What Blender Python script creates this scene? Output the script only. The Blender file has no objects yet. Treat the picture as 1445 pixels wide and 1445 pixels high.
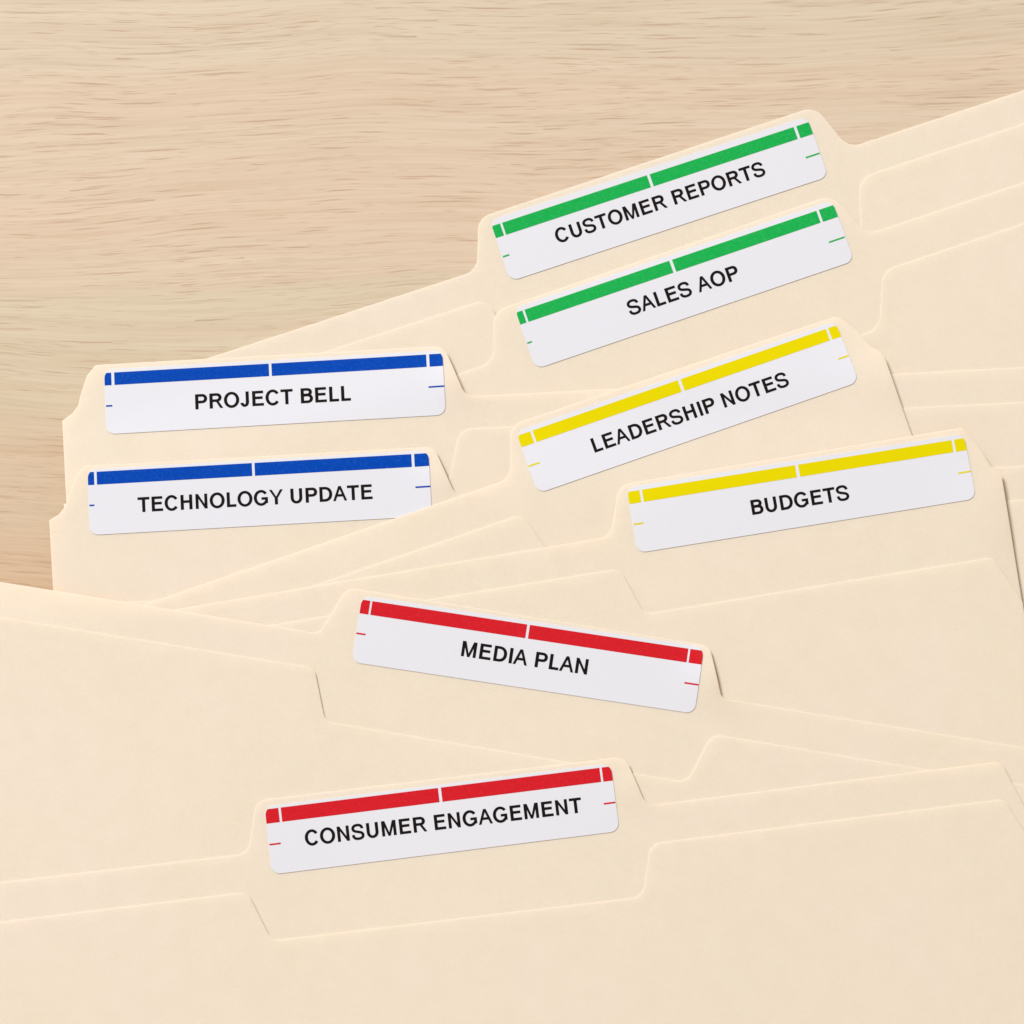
import bpy, math
import numpy as np
from mathutils import Vector
from mathutils.geometry import delaunay_2d_cdt

MM = 0.001
scene = bpy.context.scene
col = scene.collection

# ------------------------------------------------------------------ camera
DIST, TILT, LENS = 620.0, math.radians(6.6), 85.0      # mm
cam_data = bpy.data.cameras.new('camera'); cam = bpy.data.objects.new('camera', cam_data)
col.objects.link(cam); scene.camera = cam
cam_data.lens = LENS; cam_data.sensor_width = 36; cam_data.clip_start = 0.01; cam_data.clip_end = 20
CAM = np.array([0, -DIST*math.sin(TILT), DIST*math.cos(TILT)])
cam.location = CAM*MM; cam.rotation_euler = (TILT, 0, 0)

# ------------------------------------------------------------------ world and lamps
w = bpy.data.worlds.new('World'); scene.world = w; w.use_nodes = True
bg = w.node_tree.nodes['Background']; bg.inputs[0].default_value = (1.0, 0.88, 0.74, 1); bg.inputs[1].default_value = 0.46

def area(name, loc, target, size, power, color):
    d = bpy.data.lights.new(name, 'AREA'); d.shape = 'DISK'; d.size = size; d.energy = power; d.color = color
    o = bpy.data.objects.new(name, d); col.objects.link(o); o.location = loc
    o.rotation_euler = (Vector(target)-Vector(loc)).to_track_quat('-Z', 'Y').to_euler(); return o
area('key_softbox', (-2.6, 3.3, 3.5), (0, 0, 0), 2.0, 392, (0.985, 0.99, 0.975))
scene.cycles.diffuse_bounces = 8
scene.view_settings.view_transform = 'Standard'; scene.view_settings.look = 'None'
scene.view_settings.exposure = 0.01; scene.view_settings.gamma = 1.0

# ------------------------------------------------------------------ helpers
F = 1445*LENS/36.0
def unproj(p, z):
    """point of the plane z (mm) seen at photo pixel p"""
    x = (p[0]-722.5)/F; y = -(p[1]-722.5)/F
    r = np.array([x, y*math.cos(TILT)+math.sin(TILT), y*math.sin(TILT)-math.cos(TILT)])
    t = (z-CAM[2])/r[2]
    return (CAM+r*t)[:2]

def tag(o, label=None, cat=None, group=None, kind=None):
    for k, v in (('label', label), ('category', cat), ('group', group), ('kind', kind)):
        if v: o[k] = v
def mesh_obj(name, verts, faces, mat, parent=None, smooth=True, normals=None):
    me = bpy.data.meshes.new(name)
    me.from_pydata([tuple(v) for v in verts], [], faces); me.update()
    if smooth: me.polygons.foreach_set('use_smooth', [True]*len(me.polygons))
    me.materials.append(mat)
    if normals is not None:
        nn = np.asarray(normals, float); nn = nn/np.linalg.norm(nn, axis=1)[:, None]
        me.normals_split_custom_set_from_vertices([tuple(q) for q in nn])
    o = bpy.data.objects.new(name, me); col.objects.link(o)
    if parent: o.parent = parent
    return o

def nodes(name):
    m = bpy.data.materials.new(name); m.use_nodes = True
    nt = m.node_tree; b = nt.nodes['Principled BSDF']
    def N(t, **kw):
        n = nt.nodes.new(t)
        for k, v in kw.items():
            if k in n.inputs: n.inputs[k].default_value = v
            else: setattr(n, k, v)
        return n
    return m, nt, b, N, nt.links.new
def ramp(n, stops, interp='LINEAR'):
    e = n.color_ramp.elements; n.color_ramp.interpolation = interp
    while len(e) < len(stops): e.new(0.5)
    for i, (p, c) in enumerate(stops):
        e[i].position = p; e[i].color = c if len(c) == 4 else (*c, 1)
def mixc(N, L, fac, a, b_, mode='MIX'):
    m = N('ShaderNodeMix', data_type='RGBA', blend_type=mode)
    for s, v in ((m.inputs[0], fac), (m.inputs[6], a), (m.inputs[7], b_)):
        if isinstance(v, (int, float)): s.default_value = v
        elif isinstance(v, tuple): s.default_value = (*v, 1)
        else: L(v, s)
    return m.outputs[2]

# ------------------------------------------------------------------ materials
def manila_material():
    m, nt, b, N, L = nodes('manila_card')
    tc = N('ShaderNodeTexCoord'); co = tc.outputs['Object']
    n1 = N('ShaderNodeTexNoise', Scale=160.0, Detail=4.0); L(co, n1.inputs['Vector'])
    n2 = N('ShaderNodeTexNoise', Scale=22.0, Detail=2.0); L(co, n2.inputs['Vector'])
    n3 = N('ShaderNodeTexNoise', Scale=1500.0, Detail=3.0, Roughness=0.6); L(co, n3.inputs['Vector'])
    r1 = N('ShaderNodeValToRGB'); ramp(r1, [(0.3, (0.868, 0.814, 0.712)), (0.7, (0.886, 0.834, 0.742))]); L(n1.outputs[0], r1.inputs[0])
    r2 = N('ShaderNodeValToRGB'); ramp(r2, [(0.3, (0.985, 0.988, 0.970)), (0.7, (1.0, 0.990, 1.012))]); L(n2.outputs[0], r2.inputs[0])
    c = mixc(N, L, 1.0, r1.outputs[0], r2.outputs[0], 'MULTIPLY')
    r3 = N('ShaderNodeValToRGB'); ramp(r3, [(0.3, (0.95, 0.945, 0.935)), (0.7, (1, 1, 1))]); L(n3.outputs[0], r3.inputs[0])
    c = mixc(N, L, 0.8, c, r3.outputs[0], 'MULTIPLY')
    # rare fibre flecks
    v = N('ShaderNodeTexVoronoi', Scale=70.0); L(co, v.inputs['Vector'])
    dsp = N('ShaderNodeMath', operation='LESS_THAN'); L(v.outputs['Distance'], dsp.inputs[0]); dsp.inputs[1].default_value = 0.018
    sep = N('ShaderNodeSeparateColor'); L(v.outputs['Color'], sep.inputs[0])
    gt = N('ShaderNodeMath', operation='GREATER_THAN'); L(sep.outputs[0], gt.inputs[0]); gt.inputs[1].default_value = 0.78
    mu = N('ShaderNodeMath', operation='MULTIPLY'); L(dsp.outputs[0], mu.inputs[0]); L(gt.outputs[0], mu.inputs[1])
    mu2 = N('ShaderNodeMath', operation='MULTIPLY'); L(mu.outputs[0], mu2.inputs[0]); mu2.inputs[1].default_value = 0.45
    c = mixc(N, L, mu2.outputs[0], c, (0.42, 0.33, 0.22))
    L(c, b.inputs['Base Color'])
    b.inputs['Roughness'].default_value = 0.72; b.inputs['Specular IOR Level'].default_value = 0.2
    n4 = N('ShaderNodeTexNoise', Scale=420.0, Detail=3.0); L(co, n4.inputs['Vector'])
    ad = N('ShaderNodeMath', operation='ADD'); L(n3.outputs[0], ad.inputs[0]); L(n4.outputs[0], ad.inputs[1])
    bp = N('ShaderNodeBump', Strength=0.28, Distance=0.00007); L(ad.outputs[0], bp.inputs['Height']); L(bp.outputs[0], b.inputs['Normal'])
    tr = N('ShaderNodeBsdfTranslucent'); tr.inputs[0].default_value = (1.0, 0.77, 0.42, 1)     # light soaks through card
    mx = N('ShaderNodeMixShader'); mx.inputs[0].default_value = 0.28
    L(b.outputs[0], mx.inputs[1]); L(tr.outputs[0], mx.inputs[2]); L(mx.outputs[0], nt.nodes['Material Output'].inputs[0])
    return m
MANILA = manila_material()

def paper_material(name, color, speck=0.0, speck_color=(1, 1, 1), rough=0.5, amount=0.04, spec=0.16):
    m, nt, b, N, L = nodes(name)
    tc = N('ShaderNodeTexCoord'); co = tc.outputs['Object']
    n = N('ShaderNodeTexNoise', Scale=1300.0, Detail=4.0, Roughness=0.65); L(co, n.inputs['Vector'])
    r = N('ShaderNodeValToRGB'); k = 1-amount
    ramp(r, [(0.3, (k, k, k)), (0.7, (1, 1, 1))]); L(n.outputs[0], r.inputs[0])
    c = mixc(N, L, 1.0, color, r.outputs[0], 'MULTIPLY')
    if speck:
        n2 = N('ShaderNodeTexNoise', Scale=1900.0, Detail=3.0); L(co, n2.inputs['Vector'])
        r2 = N('ShaderNodeValToRGB'); ramp(r2, [(0.52, (0, 0, 0)), (0.76, (speck, speck, speck))]); L(n2.outputs[0], r2.inputs[0])
        c = mixc(N, L, r2.outputs[0], c, speck_color)
    L(c, b.inputs['Base Color'])
    b.inputs['Roughness'].default_value = rough; b.inputs['Specular IOR Level'].default_value = spec
    bp = N('ShaderNodeBump', Strength=0.12, Distance=0.00003); L(n.outputs[0], bp.inputs['Height']); L(bp.outputs[0], b.inputs['Normal'])
    return m
LABEL = paper_material('white_label_paper', (0.665, 0.675, 0.750), amount=0.025)
INK = {
    'green': paper_material('green_print', (0.010, 0.385, 0.075), 0.14, (0.2, 0.6, 0.3), amount=0.14, spec=0.04),
    'blue': paper_material('blue_print', (0.0, 0.056, 0.42), 0.20, (0.06, 0.17, 0.62), amount=0.16, spec=0.04),
    'yellow': paper_material('yellow_print', (0.67, 0.575, 0.0), 0.0, (0.8, 0.76, 0.2), amount=0.03, spec=0.04),
    'red': paper_material('red_print', (0.585, 0.013, 0.022), 0.14, (0.7, 0.08, 0.09), amount=0.14, spec=0.04),
}
BLACK = paper_material('black_toner', (0.009, 0.006, 0.006), rough=0.6, amount=0.1, spec=0.05)

def wood_material():
    m, nt, b, N, L = nodes('pale_oak')
    tc = N('ShaderNodeTexCoord'); sp = N('ShaderNodeSeparateXYZ'); L(tc.outputs['Object'], sp.inputs[0])
    def math_(op, a, c=None):
        n = N('ShaderNodeMath', operation=op)
        for i, v in enumerate((a, c)):
            if v is None: continue
            if isinstance(v, (int, float)): n.inputs[i].default_value = v
            else: L(v, n.inputs[i])
        return n.outputs[0]
    def comb(x, y, z=0.0):
        n = N('ShaderNodeCombineXYZ')
        for i, v in enumerate((x, y, z)):
            if isinstance(v, (int, float)): n.inputs[i].default_value = v
            else: L(v, n.inputs[i])
        return n.outputs[0]
    X, Y = sp.outputs[0], sp.outputs[1]
    def noise(vec, detail=3.0, rough=0.5, scale=1.0):
        n = N('ShaderNodeTexNoise', Scale=scale, Detail=detail, Roughness=rough); L(vec, n.inputs['Vector']); return n.outputs[0]
    # grain direction wanders: height of a grain line = y + wander(x, y)
    wn = noise(comb(math_('MULTIPLY', X, 7.0), math_('MULTIPLY', Y, 9.0)), 2.0)
    w2 = noise(comb(math_('MULTIPLY', X, 30.0), math_('MULTIPLY', Y, 45.0), 3.0), 2.0)
    Yw = math_('ADD', Y, math_('MULTIPLY', math_('SUBTRACT', wn, 0.5), 0.016))
    Yw = math_('ADD', Yw, math_('MULTIPLY', math_('SUBTRACT', w2, 0.5), 0.0007))
    Yw = math_('SUBTRACT', Yw, math_('MULTIPLY', X, 0.030))
    # the nearer boards of the veneer show an arching figure
    q = N('ShaderNodeMapRange'); L(Y, q.inputs[0]); q.interpolation_type = 'SMOOTHSTEP'
    q.inputs[1].default_value = 0.072; q.inputs[2].default_value = 0.030
    xx = math_('ADD', X, 0.055)
    Yw = math_('SUBTRACT', Yw, math_('MULTIPLY', q.outputs[0], math_('MULTIPLY', math_('SQRT', math_('ADD', math_('MULTIPLY', xx, xx), 0.0003)), 0.13)))
    def streak(fx, fy, detail=3.0, rough=0.55, z=0.0):
        return noise(comb(math_('MULTIPLY', X, fx), math_('MULTIPLY', Yw, fy), z), detail, rough)
    broad = streak(1.5, 38.0, 2.0)
    band = streak(5.0, 230.0, 3.0, 0.6, 5.0)
    mid = streak(22.0, 900.0, 2.0, 0.5, 13.0)
    fine = streak(28.0, 1500.0, 4.0, 0.6, 9.0)
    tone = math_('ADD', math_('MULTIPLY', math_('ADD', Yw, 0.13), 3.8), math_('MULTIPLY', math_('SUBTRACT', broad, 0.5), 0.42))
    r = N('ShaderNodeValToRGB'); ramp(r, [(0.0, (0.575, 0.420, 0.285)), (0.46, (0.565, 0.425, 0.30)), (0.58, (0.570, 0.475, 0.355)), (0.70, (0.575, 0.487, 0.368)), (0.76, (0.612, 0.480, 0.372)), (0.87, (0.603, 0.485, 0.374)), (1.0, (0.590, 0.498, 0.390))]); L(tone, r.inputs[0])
    r2 = N('ShaderNodeValToRGB'); ramp(r2, [(0.30, (0.96, 0.94, 0.92)), (0.50, (1.0, 0.99, 0.98)), (0.70, (1.02, 1.025, 1.025))]); L(band, r2.inputs[0])
    c = mixc(N, L, 1.0, r.outputs[0], r2.outputs[0], 'MULTIPLY')
    r3 = N('ShaderNodeValToRGB'); ramp(r3, [(0.28, (0.91, 0.89, 0.865)), (0.55, (1, 1, 1)), (0.75, (1.03, 1.035, 1.04))]); L(fine, r3.inputs[0])
    c = mixc(N, L, 1.0, c, r3.outputs[0], 'MULTIPLY')
    r4 = N('ShaderNodeValToRGB'); ramp(r4, [(0.30, (0.955, 0.93, 0.91)), (0.50, (1, 1, 1)), (0.72, (1.01, 1.015, 1.02))]); L(mid, r4.inputs[0])
    c = mixc(N, L, 1.0, c, r4.outputs[0], 'MULTIPLY')
    # open pores: short dark dashes in several sizes
    dens = noise(comb(math_('MULTIPLY', X, 16.0), math_('MULTIPLY', Y, 60.0), 7.0), 2.0)
    jig = noise(comb(math_('MULTIPLY', X, 260.0), math_('MULTIPLY', Y, 500.0), 2.0), 2.0)
    Yp = math_('ADD', Yw, math_('MULTIPLY', math_('SUBTRACT', jig, 0.5), 0.0005))
    def pores(fx, fy, z, d0, keep):
        v = N('ShaderNodeTexVoronoi', Scale=1.0); L(comb(math_('ADD', math_('MULTIPLY', X, fx), math_('MULTIPLY', noise(comb(z+7.3, math_('MULTIPLY', Yp, fy*0.21)), 1.0), 6.0)), math_('MULTIPLY', Yp, fy), 0.0), v.inputs['Vector'])
        v.voronoi_dimensions = '2D'
        sc = N('ShaderNodeSeparateColor'); L(v.outputs['Color'], sc.inputs[0])
        q = N('ShaderNodeMapRange'); q.interpolation_type = 'SMOOTHSTEP'; L(v.outputs['Distance'], q.inputs[0])
        q.inputs[1].default_value = d0; q.inputs[2].default_value = d0*0.25
        thr = math_('ADD', keep, math_('MULTIPLY', math_('SUBTRACT', dens, 0.5), 1.5))
        on = math_('LESS_THAN', sc.outputs[0], thr)
        return math_('MULTIPLY', math_('MULTIPLY', q.outputs[0], on), math_('ADD', 0.35, math_('MULTIPLY', sc.outputs[1], 0.65)))
    pa = pores(22.0, 600.0, 1.0, 0.23, 0.40)
    pb = pores(46.0, 950.0, 2.0, 0.26, 0.34)
    pc = pores(110.0, 1700.0, 3.0, 0.30, 0.36)
    pall = math_('MAXIMUM', math_('MULTIPLY', pa, 0.60), math_('MAXIMUM', math_('MULTIPLY', pb, 0.6), math_('MULTIPLY', pc, 0.4)))
    c = mixc(N, L, pall, c, (0.36, 0.215, 0.125))
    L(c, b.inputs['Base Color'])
    b.inputs['Roughness'].default_value = 0.55; b.inputs['Specular IOR Level'].default_value = 0.3
    h = math_('SUBTRACT', math_('MULTIPLY', fine, 0.4), pall)
    bp = N('ShaderNodeBump', Strength=0.35, Distance=0.00012); L(h, bp.inputs['Height']); L(bp.outputs[0], b.inputs['Normal'])
    return m

# ------------------------------------------------------------------ table top (a real slab)
def tabletop():
    x0, x1, y0, y1, t, bv = -0.75, 0.75, -0.62, 0.42, 0.028, 0.003
    rings = [(0, -t), (0, -bv), (bv*0.3, -bv*0.3), (bv, 0.0)]
    V, Fc = [], []
    for ins, z in rings:
        V += [(x0+ins, y0+ins, z), (x1-ins, y0+ins, z), (x1-ins, y1-ins, z), (x0+ins, y1-ins, z)]
    for r in range(3):
        for k in range(4):
            a, b_ = r*4+k, r*4+(k+1) % 4
            Fc.append((a, b_, b_+4, a+4))
    Fc.append((12, 13, 14, 15)); Fc.append((3, 2, 1, 0))
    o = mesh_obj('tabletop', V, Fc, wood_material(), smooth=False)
    tag(o, 'pale oak desk top with fine horizontal grain under the folders', kind='structure')
tabletop()

# ------------------------------------------------------------------ outlines
def rounded(pts, step=6.0):
    """pts: (x, y[, radius]) closed polygon -> dense list with rounded corners"""
    n = len(pts); out = []
    P = [np.array(p[:2], float) for p in pts]; R = [p[2] if len(p) > 2 else 0 for p in pts]
    for i in range(n):
        a, b_, c = P[i-1], P[i], P[(i+1) % n]
        if R[i] <= 0: out.append(b_); continue
        u = (a-b_); v = (c-b_); lu, lv = np.linalg.norm(u), np.linalg.norm(v); u /= lu; v /= lv
        th = math.acos(max(-1, min(1, float(u@v))))
        d = min(R[i]/math.tan(th/2), 0.48*lu, 0.48*lv)
        rr = d*math.tan(th/2)
        s, e = b_+u*d, b_+v*d
        ctr = b_+(u+v)/np.linalg.norm(u+v)*(rr/math.sin(th/2))
        a0 = s-ctr; sweep = math.pi-th
        cr = a0[0]*(e-ctr)[1]-a0[1]*(e-ctr)[0]; sg = 1 if cr > 0 else -1
        k = max(4, int(rr*sweep/2.0))
        for j in range(k+1):
            t = sg*sweep*j/k
            out.append(ctr+np.array([a0[0]*math.cos(t)-a0[1]*math.sin(t), a0[0]*math.sin(t)+a0[1]*math.cos(t)]))
    dense = []
    for i in range(len(out)):
        a, b_ = out[i], out[(i+1) % len(out)]; L_ = np.linalg.norm(b_-a)
        if L_ < 0.3: continue
        k = max(1, int(math.ceil(L_/step)))
        for j in range(k): dense.append(a+(b_-a)*j/k)
    return dense

def ud(deg):     # unit vectors along (u) and down (v) the folder, in photo axes
    a = math.radians(deg); return np.array([math.cos(a), math.sin(a)]), np.array([-math.sin(a), math.cos(a)])

W_PX, H_PX = 1648.0, 1330.0
# every folder: angle (photo axes, + = clockwise), rims of both panels from far left to far right
FOLDERS = [
 dict(text='CUSTOMER REPORTS', ink='green', deg=-18.15,
  back=[(160, 549), (673, 381.5, 24), (675, 307.4, 24), (1150, 150.3, 26), (1197.5, 208.6, 26), (1690, 46.5)],
  front=[(174, 590), (690, 421, 22), (722, 500, 20), (1214, 338, 22), (1212, 251, 28), (1706, 88.5)],
  TL=(689.5, 311), TR=(1141.3, 162.5), BR=(1170, 250), BL=(718.2, 398.4),
  band=(8.6, 27.0), gaps=((12.3, 15.4), (231.9, 236), (452.4, 456.3)), ticks=((1, 10.5, 55.6), (454.1, 475, 56.3)),
  t0=(787.5, 343.7), t1=(1081, 246.8),
  look='bottom-most manila folder lying straight on the wood, white label with green bar reading CUSTOMER REPORTS'),
 dict(text='SALES AOP', ink='green', deg=-18.7,
  back=[(178, 686), (697, 510.7, 26), (696, 439, 28), (1173, 275.1, 28), (1224, 330.6, 26), (1720, 166)],
  front=[(200, 731), (715, 556, 22), (748, 632, 20), (1240, 464, 26), (1245, 382.6, 26), (1738, 217)],
  TL=(723.7, 434.7), TR=(1177.1, 280.6), BR=(1207, 368.4), BL=(753.6, 522.5),
  band=(7.1, 25.5), gaps=((9.5, 12.6), (230.2, 234.4), (452.4, 456)), ticks=((0.7, 7.7, 53.9), (453.6, 477.5, 56.2)),
  t0=(889.9, 445.8), t1=(1044.5, 393.4),
  look='manila folder just below the topmost tab, white label with green bar reading SALES AOP'),
 dict(text='PROJECT BELL', ink='blue', deg=-3.2,
  back=[(87, 593.1), (101.5, 582.8), (109.8, 571.3, 6), (112.9, 556.8, 8), (121.9, 529.8), (134.3, 514.3), (626, 488, 20), (657, 560, 18), (1732, 503.4)],
  front=[(91.5, 712), (632, 684, 18), (649, 606.5, 22), (1734, 555)],
  TL=(143.3, 520.5), TR=(626, 493.5), BR=(631.5, 586.5), BL=(149, 613.7),
  band=(5.0, 23.2), gaps=((10, 14.2), (235, 238.8), (460, 464.2)), ticks=((1, 10, 53), (461, 483.8, 52.7)),
  t0=(275.9, 577.8), t1=(495.5, 565.7),
  lift=[((648, 538), 24, 0.65)],
  look='upper left manila folder, white label with blue bar reading PROJECT BELL'),
 dict(text='TECHNOLOGY UPDATE', ink='blue', deg=-3.2,
  back=[(69.3, 734.3), (82.8, 726), (92.2, 714.6, 5), (96.3, 700, 8), (105.3, 674), (118.1, 657.5), (612, 630.2, 18), (643, 699.7, 18), (1714, 643)],
  front=[(73, 856), (612, 828, 18), (634, 749, 20), (1718, 692)],
  TL=(121.5, 662), TR=(605, 635.5), BR=(611.5, 728), BL=(126.5, 755.7),
  band=(4.1, 22.6), gaps=((9, 12.8), (233, 236.8), (459.5, 463.5)), ticks=((1, 8, 51.7), (463, 484.4, 51.9)),
  t0=(194.8, 722.9), t1=(526, 704.2),
  lift=[((632, 672), 24, 0.65)],
  look='manila folder under PROJECT BELL, white label with blue bar reading TECHNOLOGY UPDATE'),
 dict(text='LEADERSHIP NOTES', ink='yellow', deg=-19.2,
  back=[(-302, 1028), (719.5, 676, 24), (719.5, 600, 26), (1182, 444.8, 12), (1209.4, 466), (1228, 488.1, 8), (1242.6, 496.4), (1248.2, 504.5)],
  front=[(-285, 1078), (737, 727, 20), (787, 800, 16), (1294, 626.5)],
  TL=(726.2, 609.7), TR=(1182, 451), BR=(1212.8, 539.3), BL=(757, 698),
  band=(6.0, 23.7), gaps=((19.2, 22.7), (241.1, 245.5), (465.5, 469)), ticks=((0.2, 17, 52.7), (466.7, 482.4, 53)),
  t0=(839.4, 639.3), t1=(1114.4, 543.7),
  lift=[((1258, 530), 40, 0.6)],
  look='manila folder with steeply tilted yellow-barred label reading LEADERSHIP NOTES'),
 dict(text='BUDGETS', ink='yellow', deg=-9.3,
  back=[(-212, 937), (861, 757, 20), (873, 684, 24), (1358, 603.2, 8), (1379.6, 629.3), (1385.8, 637.6), (1398.3, 658.4, 6), (1412.8, 668.5)],
  front=[(-205, 978), (874, 803.5, 18), (909, 867.5, 14), (1398, 787.5, 14), (1440, 850)],
  TL=(883.1, 688.2), TR=(1362.2, 611.4), BR=(1377.1, 704.2), BL=(898, 781),
  band=(6.2, 23.8), gaps=((17.2, 21), (240.7, 245.3), (466, 469.6)), ticks=((1.5, 15.5, 53.3), (466.8, 484.8, 54.5)),
  t0=(1061.7, 726.9), t1=(1198.7, 705),
  lift=[((1424, 705), 50, 0.65)],
  look='manila folder at the right with yellow-barred label reading BUDGETS'),
 dict(text='MEDIA PLAN', ink='red', deg=9.0,
  back=[(-92, 806), (451, 894, 16), (489, 828.5, 22), (1001, 911, 18), (1018, 985.5, 12), (1546, 1071)],
  front=[(-98, 855), (445, 943, 16), (460, 1018, 16), (968, 1103.5, 20), (1003, 1036, 20), (1540, 1124)],
  TL=(510.6, 840.6), TR=(993.7, 913.4), BR=(979.6, 1007), BL=(496.5, 934.2),
  band=(5.4, 25.1), gaps=((12.8, 15.6), (237.2, 241), (467.2, 470)), ticks=((0.2, 13.5, 53.6), (468.2, 488.2, 53.9)),
  t0=(650.2, 925.6), t1=(827.9, 952.1),
  lift=[((1013, 950), 28, 0.95)],
  look='manila folder sloping down to the right with red-barred label reading MEDIA PLAN'),
 dict(text='CONSUMER ENGAGEMENT', ink='red', deg=-6.9,
  back=[(-190, 1266.5), (350, 1204.5, 20), (361, 1129.5, 22), (882, 1067.5, 20), (912, 1137, 18), (1412, 1074.2, 14), (1458, 1160)],
  front=[(-184, 1323), (351, 1257.5, 18), (385, 1326, 18), (906, 1264.5, 20), (916, 1190, 22), (1413, 1127.3, 14), (1464, 1209)],
  TL=(372.9, 1138.7), TR=(861.8, 1077.7), BR=(873.6, 1172.4), BL=(384.7, 1233.5),
  band=(4.1, 24.2), gaps=((19.1, 22.5), (246, 250.2), (475.9, 479)), ticks=((1, 17, 53.8), (475.5, 492, 55)),
  t0=(431.8, 1193.6), t1=(821.8, 1146.4),
  lift=[((903, 1112), 22, 0.35)],
  look='front-most manila folder at the bottom with red-barred label reading CONSUMER ENGAGEMENT'),
]

# ------------------------------------------------------------------ draping grid (mm)
GX0, GX1, GY0, GY1 = -260, 260, -430, 170
gx = np.arange(GX0, GX1+1, dtype=float); gy = np.arange(GY0, GY1+1, dtype=float)
Hgt = np.zeros((len(gy), len(gx)))
def raster(poly):
    m = np.zeros(Hgt.shape, bool); P = np.array(poly)
    for j, y in enumerate(gy):
        a = P; b_ = np.roll(P, -1, axis=0)
        c = (a[:, 1] > y) != (b_[:, 1] > y)
        if not c.any(): continue
        xs = np.sort(a[c, 0]+(y-a[c, 1])*(b_[c, 0]-a[c, 0])/(b_[c, 1]-a[c, 1]))
        for k in range(0, len(xs)-1, 2): m[j] |= (gx >= xs[k]) & (gx <= xs[k+1])
    return m
def shift(A, dy, dx, fill):
    B = np.full_like(A, fill); h, w_ = A.shape
    B[max(0, dy):h+min(0, dy), max(0, dx):w_+min(0, dx)] = A[max(0, -dy):h+min(0, -dy), max(0, -dx):w_+min(0, -dx)]
    return B
DISC = [(j, i) for j in range(-10, 11) for i in range(-10, 11) if i*i+j*j <= 101]
def smooth_support(H, mask):
    A = np.where(shift_grow(mask), H, -1.0)
    A = np.where(mask, A, -1.0)
    for s_ in (32, 16, 8, 4, 2, 1):          # card is stiff: it comes down from a step no steeper than this
        for (j, i) in ((s_, 0), (-s_, 0), (0, s_), (0, -s_), (s_, s_), (-s_, -s_), (s_, -s_), (-s_, s_)):
            A = np.maximum(A, np.where(mask, shift(A, j, i, -1.0)-0.06*s_*(1.414 if i and j else 1.0), -1.0))
    D = A.copy()
    for j, i in DISC: D = np.maximum(D, shift(A, j, i, -1.0))
    K = np.exp(-0.5*(np.arange(-7, 8)/3.2)**2)
    wt = (D >= 0).astype(float); V = D*wt
    for ax in (0, 1):
        nv = np.zeros_like(V); nw = np.zeros_like(V)
        for k, q in zip(range(-7, 8), K):
            s = (k, 0) if ax == 0 else (0, k)
            nv += q*shift(V, *s, 0.0); nw += q*shift(wt, *s, 0.0)
        V, wt = nv, nw
    return np.where(wt > 1e-6, V/np.maximum(wt, 1e-6), 0.0)
def shift_grow(m): return m
def sampler(G):
    def f(x, y):
        u = np.clip((np.asarray(x)-GX0), 0, len(gx)-1.001); v = np.clip((np.asarray(y)-GY0), 0, len(gy)-1.001)
        i = u.astype(int); j = v.astype(int); a = u-i; b_ = v-j
        return (G[j, i]*(1-a)+G[j, i+1]*a)*(1-b_)+(G[j+1, i]*(1-a)+G[j+1, i+1]*a)*b_
    return f
XX, YY = np.meshgrid(gx, gy)
class Sheet:
    def __init__(self, Z):
        self.z = sampler(Z); gyy_, gxx_ = np.gradient(Z); self.gx_, self.gy_ = sampler(gxx_), sampler(gyy_)
    def __call__(self, x, y): return self.z(x, y)
    def normal(self, x, y): return np.column_stack([-self.gx_(x, y), -self.gy_(x, y), np.ones(len(np.atleast_1d(x)))])

def inset(P, d):
    P = np.array(P); a = np.roll(P, 1, axis=0); b_ = np.roll(P, -1, axis=0)
    e1 = P-a; e2 = b_-P
    e1 /= np.linalg.norm(e1, axis=1)[:, None]; e2 /= np.linalg.norm(e2, axis=1)[:, None]
    n1 = np.stack([-e1[:, 1], e1[:, 0]], 1); n2 = np.stack([-e2[:, 1], e2[:, 0]], 1)   # left normals (CCW polygon -> inside)
    m = n1+n2; m /= np.maximum((m*m).sum(1), 1.0)[:, None]/2.0
    return P+m*d
def ccw(P):
    P = np.array(P); a = np.roll(P, -1, axis=0)
    return P if (P[:, 0]*a[:, 1]-a[:, 0]*P[:, 1]).sum() > 0 else P[::-1]

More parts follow.
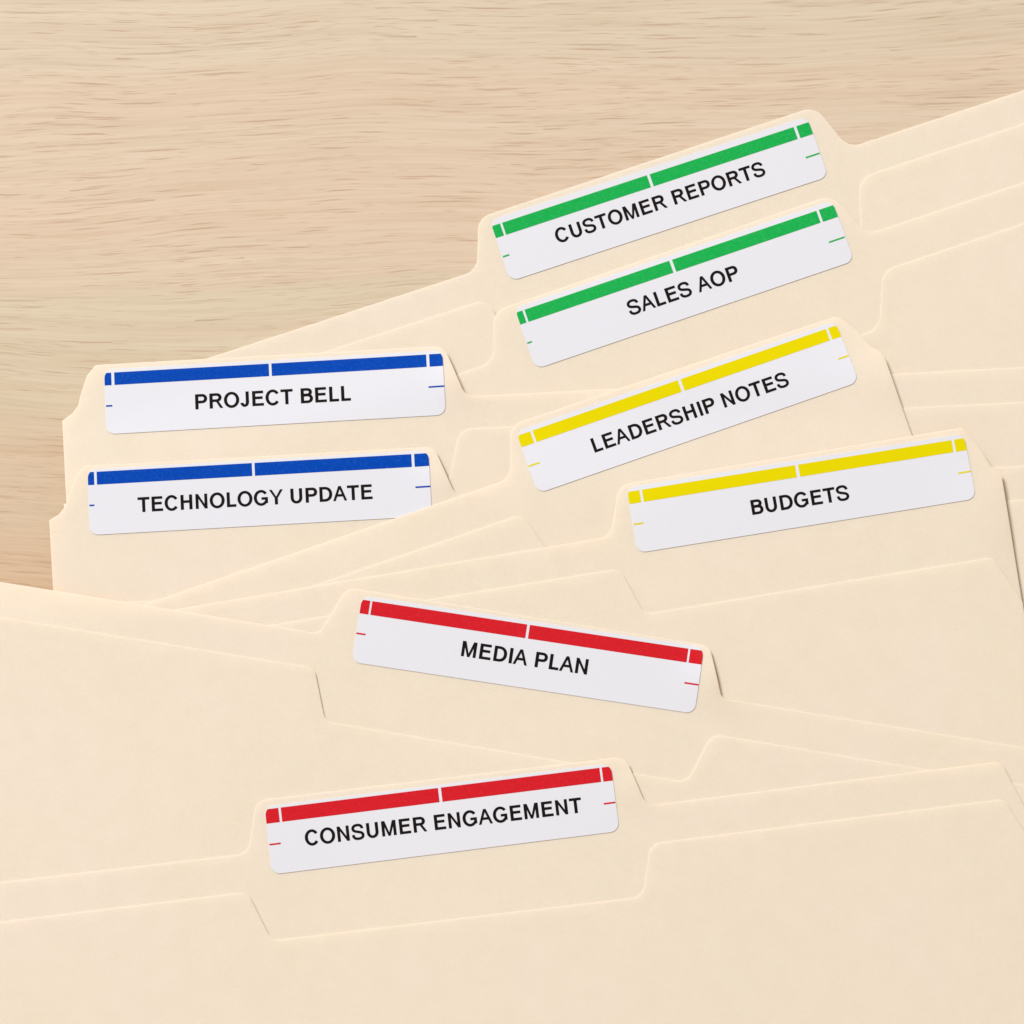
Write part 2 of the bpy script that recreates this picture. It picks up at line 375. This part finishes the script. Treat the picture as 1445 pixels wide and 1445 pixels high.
def fill(ring, spacing, org=(0, 0), ang=0.0):
    """triangulate a ring with interior grid points; returns verts (ring first) and faces"""
    R = np.array(ring); n = len(R)
    ca, sa = math.cos(ang), math.sin(ang)
    L_ = np.stack([(R[:, 0]-org[0])*ca+(R[:, 1]-org[1])*sa, -(R[:, 0]-org[0])*sa+(R[:, 1]-org[1])*ca], 1)
    xs = np.arange(L_[:, 0].min()+spacing*.5, L_[:, 0].max(), spacing); ys = np.arange(L_[:, 1].min()+spacing*.5, L_[:, 1].max(), spacing)
    gxx, gyy = np.meshgrid(xs, ys); q = np.stack([gxx.ravel(), gyy.ravel()], 1)
    a = L_; b_ = np.roll(L_, -1, axis=0); ins = np.zeros(len(q), bool); dmin = np.full(len(q), 1e9)
    for k in range(n):
        (x1, y1), (x2, y2) = a[k], b_[k]
        if (y1 != y2):
            c = ((y1 > q[:, 1]) != (y2 > q[:, 1])); ins ^= c & (q[:, 0] < (x2-x1)*(q[:, 1]-y1)/(y2-y1)+x1)
        d2 = (q[:, 0]-x1)**2+(q[:, 1]-y1)**2; dmin = np.minimum(dmin, d2)
    q = q[ins & (dmin > (spacing*0.45)**2)]
    q = np.stack([q[:, 0]*ca-q[:, 1]*sa+org[0], q[:, 0]*sa+q[:, 1]*ca+org[1]], 1)
    allp = [Vector((float(x), float(y))) for x, y in R]+[Vector((float(x), float(y))) for x, y in q]
    edges = [(k, (k+1) % n) for k in range(n)]
    vo, eo, fo, ov, oe, of = delaunay_2d_cdt(allp, edges, [], 0, 1e-6, True)
    idx = [o[0] if len(o) else -1 for o in ov]
    V = np.array([[v.x, v.y] for v in vo])
    faces = []
    cen = np.array([V[list(f)].mean(0) for f in fo]); keep = np.zeros(len(cen), bool)
    for k in range(n):
        (x1, y1), (x2, y2) = R[k], R[(k+1) % n]
        if y1 != y2: keep ^= ((y1 > cen[:, 1]) != (y2 > cen[:, 1])) & (cen[:, 0] < (x2-x1)*(cen[:, 1]-y1)/(y2-y1)+x1)
    faces = [tuple(f) for f, k_ in zip(fo, keep) if k_]
    # map back so that ring verts keep their index
    remap = {i: o for i, o in enumerate(idx)}
    extra = len(allp); pts = [tuple(p) for p in allp]
    for i, o in remap.items():
        if o < 0: remap[i] = len(pts); pts.append(tuple(V[i]))
    out = []
    for f in faces:
        g = tuple(remap[i] for i in f)
        p = [pts[i] for i in g]
        ar = (p[1][0]-p[0][0])*(p[2][1]-p[0][1])-(p[2][0]-p[0][0])*(p[1][1]-p[0][1])
        if abs(ar) > 2e-4: out.append(g if ar > 0 else g[::-1])
    return np.array(pts), out

T_CARD = 0.30
def card(name, ring, ztop, parent, mat):
    """a sheet of card with rounded rims, draped on ztop(x, y) = height of its upper face (mm)"""
    ring = ccw(ring)
    r0, r1, r2 = ring, inset(ring, 0.16), inset(ring, 0.50)
    P, fc = fill(r2, 2.5)
    n = len(ring); m = len(P)
    zt = ztop(P[:, 0], P[:, 1])
    V = [np.column_stack([P, zt])]
    z1 = ztop(r1[:, 0], r1[:, 1])-0.045; z0 = ztop(r0[:, 0], r0[:, 1])-0.12
    V.append(np.column_stack([r1, z1])); V.append(np.column_stack([r0, z0]))
    V.append(np.column_stack([r0, z0-0.15])); V.append(np.column_stack([P, zt-T_CARD]))
    o1, o2, o3, o4 = m, m+n, m+2*n, m+3*n
    Fc = list(fc)
    for k in range(n):
        l = (k+1) % n
        Fc += [(o1+k, o1+l, l, k), (o2+k, o2+l, o1+l, o1+k), (o3+k, o3+l, o2+l, o2+k), (o4+k, o4+l, o3+l, o3+k)]
    Fc += [tuple(o4+i for i in f[::-1]) for f in fc]
    out = -(inset(ring, 1.0)-ring); out /= np.linalg.norm(out, axis=1)[:, None]; out = np.column_stack([out, np.zeros(n)])
    upn = ztop.normal(P[:, 0], P[:, 1]); un = ztop.normal(ring[:, 0], ring[:, 1])
    upn[:n] += out*0.05
    NN = np.vstack([upn, un*0.97+out*0.15, un*0.9+out*0.34, out-un*0.2, -upn])
    return mesh_obj(name, np.vstack(V)*MM, Fc, mat, parent, normals=NN)

# ------------------------------------------------------------------ lettering: grotesque capitals as strips of quads (units: 1000 per em)
S_, B_ = 149.0, 125.0
def strip(c0, c1): return list(zip(c0, c1))
def rect(x0, y0, x1, y1):
    if abs(x1-x0) >= abs(y1-y0):
        k = max(1, int((x1-x0)/150)); xs = [x0+(x1-x0)*i/k for i in range(k+1)]
        return strip([(x, y0) for x in xs], [(x, y1) for x in xs])
    k = max(1, int((y1-y0)/150)); ys = [y0+(y1-y0)*i/k for i in range(k+1)]
    return strip([(x1, y) for y in ys], [(x0, y) for y in ys])
def slant(a, b_, c, d):     # from edge a-b to edge d-c
    k = 5
    return strip([tuple(a[j]+(d[j]-a[j])*i/k for j in (0, 1)) for i in range(k+1)], [tuple(b_[j]+(c[j]-b_[j])*i/k for j in (0, 1)) for i in range(k+1)])
def arc(cx, cy, rx, ry, a0, a1, s=S_, b_=B_, e=2.0):
    k = max(6, int(abs(a1-a0)/9)); o, i_ = [], []
    for j in range(k+1):
        t = math.radians(a0+(a1-a0)*j/k); c, s_ = math.cos(t), math.sin(t)
        c = math.copysign(abs(c)**(2/e), c); s_ = math.copysign(abs(s_)**(2/e), s_)
        o.append((cx+(rx+s/2)*c, cy+(ry+b_/2)*s_)); i_.append((cx+(rx-s/2)*c, cy+(ry-b_/2)*s_))
    return strip(o, i_)
def spline(pts, width):
    P = [np.array(p, float) for p in pts]; P = [2*P[0]-P[1]]+P+[2*P[-1]-P[-2]]; C = []
    for i in range(1, len(P)-2):
        for t in (0, .25, .5, .75):
            a, b_, c, d = P[i-1:i+3]
            C.append(0.5*((2*b_)+(-a+c)*t+(2*a-5*b_+4*c-d)*t*t+(-a+3*b_-3*c+d)*t**3))
    C.append(P[-2]); o, i_ = [], []
    for k in range(len(C)):
        d = C[min(k+1, len(C)-1)]-C[max(k-1, 0)]; d /= np.linalg.norm(d); nn = np.array([-d[1], d[0]])
        wd = width*(0.90+0.13*abs(d[1]))
        o.append(tuple(C[k]+nn*wd/2)); i_.append(tuple(C[k]-nn*wd/2))
    return strip(o, i_)
def bowl(x0, xc, yt, yb, rx):   # D-shaped bowl, centre lines
    return [rect(x0, yt-B_/2, xc+1, yt+B_/2), arc(xc, (yt+yb)/2, rx, (yt-yb)/2, 90, -90, e=2.15), rect(x0, yb-B_/2, xc+1, yb+B_/2)]
h_ = B_/2
GL = {
 'A': (667, [slant((0, 0), (122, 0), (393, 716), (271, 716)), slant((545, 0), (667, 0), (396, 716), (274, 716)), rect(150, 205, 518, 205+B_*.93)]),
 'B': (667, [rect(73, 0, 73+S_, 716)]+bowl(120, 365, 716-h_, 395, 165)+bowl(120, 385, 380, h_, 182)),
 'C': (722, [arc(372, 358, 264, 321, 33, 325)]),
 'D': (722, [rect(79, 0, 79+S_, 716)]+bowl(120, 330, 716-h_, h_, 286)),
 'E': (667, [rect(79, 0, 79+S_, 716), rect(120, 716-B_, 598, 716), rect(120, 322, 565, 322+B_), rect(120, 0, 618, B_)]),
 'G': (778, [arc(390, 358, 279, 321, 36, 322), rect(712-S_*.95, 92, 712, 382), rect(405, 382-B_*.95, 700, 382)]),
 'H': (722, [rect(80, 0, 80+S_, 716), rect(641-S_, 0, 641, 716), rect(120, 322, 600, 322+B_)]),
 'I': (278, [rect(82, 0, 82+S_, 716)]),
 'J': (500, [rect(424-S_, 205, 424, 716), arc(220, 210, 204-S_/2, 222-h_, 0, -172)]),
 'L': (556, [rect(73, 0, 73+S_, 716), rect(120, 0, 521, B_)]),
 'M': (833, [rect(74, 0, 74+S_*.93, 716), rect(759-S_*.93, 0, 759, 716), slant((364, 0), (469, 0), (236, 716), (110, 716)), slant((364, 0), (469, 0), (723, 716), (597, 716))]),
 'N': (722, [rect(76, 0, 76+S_*.95, 716), rect(642-S_*.95, 0, 642, 716), slant((514, 0), (642, 0), (204, 716), (76, 716))]),
 'O': (778, [arc(390, 358, 285, 321, 0, 360)]),
 'P': (667, [rect(77, 0, 77+S_, 716)]+bowl(120, 395, 716-h_, 340, 170)),
 'R': (722, [rect(79, 0, 79+S_, 716)]+bowl(120, 405, 716-h_, 366, 170)+[slant((574, 0), (712, 0), (480, 372), (345, 372))]),
 'S': (667, [spline([(99, 236), (117, 150), (170, 82), (255, 45), (345, 38), (440, 50), (520, 92), (562, 165), (553, 245), (500, 305), (420, 338), (330, 362), (225, 392), (145, 438), (107, 510), (122, 590), (185, 650), (270, 676), (340, 680), (425, 666), (498, 622), (535, 560), (545, 508)], 130)]),
 'T': (611, [rect(21, 716-B_, 590, 716), rect(306-S_/2, 0, 306+S_/2, 716)]),
 'U': (722, [rect(79, 275, 79+S_, 716), rect(641-S_, 275, 641, 716), arc(360, 280, 281-S_/2, 292-h_, 180, 360, e=2.1)]),
 'Y': (667, [rect(334-S_/2, 0, 334+S_/2, 330), slant((276, 285), (392, 285), (136, 716), (3, 716)), slant((276, 285), (392, 285), (664, 716), (531, 716))]),
}
LSB = {'C': 50, 'T': 21, 'S': 46, 'P': 77, 'L': 73, 'B': 73, 'M': 74}
RSB = {'S': 50, 'L': 35, 'E': 49, 'P': 46, 'N': 80, 'T': 21}

def lettering(text, A, Bp, zf, parent):
    A = np.array(A); Bp = np.array(Bp); d = Bp-A; Ld = np.linalg.norm(d); d /= Ld; up = np.array([-d[1], d[0]])
    adv = sum(278 if c == ' ' else GL[c][0] for c in text)
    l, r = LSB.get(text[0], 60), RSB.get(text[-1], 50)
    k = Ld/(adv-l-r); V, Fc = [], []; pen = -l; lay = 0
    for c in text:
        if c == ' ': pen += 278; continue
        a, pieces = GL[c]
        for pc in pieces:
            lay = (lay+1) % 8; base = len(V)
            for (p, q) in pc:
                for (x, y) in (p, q):
                    w_ = A+d*(x+pen)*k+up*y*k
                    V.append((w_[0], w_[1], float(zf(w_[0], w_[1]))+0.045+lay*0.0006))
            for i in range(len(pc)-1):
                f = (base+2*i, base+2*i+1, base+2*i+3, base+2*i+2)
                p0, p1, p2 = (np.array(V[f[j]][:2]) for j in (0, 1, 2))
                cr = (p1[0]-p0[0])*(p2[1]-p0[1])-(p2[0]-p0[0])*(p1[1]-p0[1])
                Fc.append(f if cr > 0 else f[::-1])
        pen += a
    return mesh_obj('lettering', np.array(V)*MM, Fc, BLACK, parent, smooth=False)

def dedupe(ring, eps=0.02):
    out = [ring[0]]
    for p in ring[1:]:
        if np.linalg.norm(np.array(p)-out[-1]) > eps: out.append(p)
    if np.linalg.norm(np.array(out[0])-out[-1]) < eps: out.pop()
    return out

L_MM, H_MM, R_MM = 87.3, 16.93, 2.3
def make_label(fd, z0, ztop, parent):
    c = [unproj(fd[k], z0) for k in ('TL', 'TR', 'BR', 'BL')]
    ctr = sum(c)/4; d = (c[1]-c[0])+(c[2]-c[3]); L_ = np.linalg.norm(d)/2; d /= np.linalg.norm(d); dn = np.array([d[1], -d[0]])
    Hh = np.linalg.norm((c[3]-c[0])+(c[2]-c[1]))/2
    print('LABEL', fd['text'], 'size mm %.2f x %.2f' % (L_, Hh))
    O = ctr-d*L_MM/2-dn*H_MM/2; px = H_MM/Hh*0+L_MM/np.linalg.norm(np.array(fd['TR'])-np.array(fd['TL']))  # mm per photo px on this label
    loc = lambda x, y: O+d*x+dn*y
    def zf(x, y): return ztop(x, y)+0.16
    # sticker
    ring = rounded([(0, 0, R_MM), (L_MM, 0, R_MM), (L_MM, H_MM, R_MM), (0, H_MM, R_MM)], 1.0)
    # finer arcs
    ring = []
    for cx, cy, a0 in ((R_MM, R_MM, 180), (L_MM-R_MM, R_MM, 270), (L_MM-R_MM, H_MM-R_MM, 0), (R_MM, H_MM-R_MM, 90)):
        for j in range(9):
            t = math.radians(a0+90*j/8); ring.append((cx+R_MM*math.cos(t), cy+R_MM*math.sin(t)))
    def densify(r, step=1.0):
        out = []
        for i in range(len(r)):
            a, b_ = np.array(r[i]), np.array(r[(i+1) % len(r)]); k = max(1, int(math.ceil(np.linalg.norm(b_-a)/step)))
            for j in range(k): out.append(tuple(a+(b_-a)*j/k))
        return out
    angl = math.atan2(d[1], d[0])
    W = ccw([loc(*p) for p in densify(ring)]); n = len(W)
    P, fc = fill(W, 1.1, O, angl)
    m = len(P); zt = zf(P[:, 0], P[:, 1])
    V = np.vstack([np.column_stack([P, zt]), np.column_stack([W, zt[:n]-0.17])])
    Fc = list(fc)
    me_faces = len(Fc)
    for k in range(n):
        l = (k+1) % n; Fc.append((m+k, m+l, l, k))
    lab = mesh_obj('label_sticker', V*MM, Fc, LABEL, parent)
    nv = np.vstack([ztop.normal(P[:, 0], P[:, 1]), ztop.normal(W[:, 0], W[:, 1])]); nv /= np.linalg.norm(nv, axis=1)[:, None]
    fl = np.ones(len(Fc), bool); fl[me_faces:] = False
    lab.data.polygons.foreach_set('use_smooth', fl); ln = []
    for p in lab.data.polygons:
        for vi in p.vertices: ln.append(tuple(nv[vi]) if fl[p.index] else tuple(p.normal))
    lab.data.normals_split_custom_set(ln)
    inset_e = 0.03
    def xl(y):   # left limit of the label at depth y
        if y >= R_MM: return inset_e
        return R_MM-math.sqrt(max(0, R_MM**2-(R_MM-y)**2))+inset_e
    b0, b1 = fd['band'][0]*px, fd['band'][1]*px
    g = [(a*px, b_*px) for a, b_ in fd['gaps']]
    ys = [b0+(b1-b0)*i/8 for i in range(9)]
    def patch(name, ring, mat, dz):
        W_ = ccw([loc(*p) for p in densify(ring)])
        P_, f_ = fill(W_, 1.1, O, angl)
        return mesh_obj(name, np.column_stack([P_, zf(P_[:, 0], P_[:, 1])+dz])*MM, f_, mat, lab, normals=ztop.normal(P_[:, 0], P_[:, 1]))
    ink = INK[fd['ink']]
    patch('color_band', [(xl(y), y) for y in ys[::-1]]+[(g[0][0], b0), (g[0][0], b1)], ink, 0.03)
    patch('color_band', [(g[0][1], b0), (g[1][0], b0), (g[1][0], b1), (g[0][1], b1)], ink, 0.03)
    patch('color_band', [(g[1][1], b0), (g[2][0], b0), (g[2][0], b1), (g[1][1], b1)], ink, 0.03)
    patch('color_band', [(g[2][1], b1), (g[2][1], b0)]+[(L_MM-xl(y), y) for y in ys], ink, 0.03)
    for (a, b_, y) in fd['ticks']:
        a = max(a*px, inset_e); b_ = min(b_*px, L_MM-inset_e); y *= px; hw = 1.15*px
        patch('tick_mark', [(a, y-hw), (b_, y-hw), (b_, y+hw), (a, y+hw)], ink, 0.03)
    lettering(fd['text'], unproj(fd['t0'], z0), unproj(fd['t1'], z0), zf, lab)
    return W

rng = np.random.RandomState(4)
def wobble(amp, wl):
    g = np.zeros_like(XX)
    for _ in range(5):
        a = rng.uniform(0, math.tau); k = math.tau/(wl*rng.uniform(0.7, 1.6)); p = rng.uniform(0, math.tau)
        g += np.sin((XX*math.cos(a)+YY*math.sin(a))*k+p)
    return amp*(g-g.min())/(g.max()-g.min())

for fd in FOLDERS:
    u, v = ud(fd['deg'])
    root = None
    for which in ('back', 'front'):
        top = [tuple(p) for p in fd[which]]
        ext = H_PX if which == 'back' else H_PX-52
        Lc, Rc = np.array(top[0][:2], float), np.array(top[-1][:2], float)
        Lc_b = Lc+v*(H_PX-40 if which == 'back' else H_PX-92); Rc_b = Rc+v*(((Lc_b-Rc)@v))
        outline_px = top+[(Rc_b[0], Rc_b[1], 8), (Lc_b[0], Lc_b[1], 8)]
        dense_px = rounded(outline_px, 14.0)
        z0 = fd.get('z0', 0.6)
        for _ in range(2):
            ring = ccw(dedupe([unproj(p, z0) for p in dense_px], 0.12))
            mask = raster(ring)
            S = smooth_support(Hgt, mask)
            # typical height where the panel is in view
            q = np.array([unproj(p, z0) for p in (fd['TL'], fd['TR'], fd['BR'], fd['BL'])])
            z0 = float(sampler(S)(q[:, 0], q[:, 1]).mean())+T_CARD+0.1
        Z = S+T_CARD+0.07+wobble(0.16 if which == 'back' else 0.10, 90.0)
        if which == 'back':
            for (p, rad, amt) in fd.get('lift', []):
                c = unproj(p, z0); rr = rad/5.5
                Z += amt*np.exp(-(((XX-c[0])**2+(YY-c[1])**2)/(2*rr*rr)))
            # edge of the tab rides a touch higher than the body
        zt = Sheet(Z)
        if root is None:
            c = ring.mean(0)
            root = bpy.data.objects.new('file_folder', None); col.objects.link(root)
            root.empty_display_size = 0.02
            tag(root, fd['look'], 'file folder', 'manila file folders fanned on the desk')
        card(which+'_panel', ring, zt, root, MANILA)
        Hgt = np.where(mask, np.maximum(Hgt, Z), Hgt)
        if which == 'back':
            W = make_label(fd, z0+0.1, zt, root)
            lm = raster(W); Hgt = np.where(lm, Hgt+0.17, Hgt)
        print(fd['text'], which, 'z %.2f' % z0)
    # put the thing's origin at its own place
    c3 = Vector((float(c[0])*MM, float(c[1])*MM, 0.0)); root.location = c3
    for ch in root.children:
        ch.data.transform(__import__('mathutils').Matrix.Translation(-c3))
        for g in ch.children: g.data.transform(__import__('mathutils').Matrix.Translation(-c3))
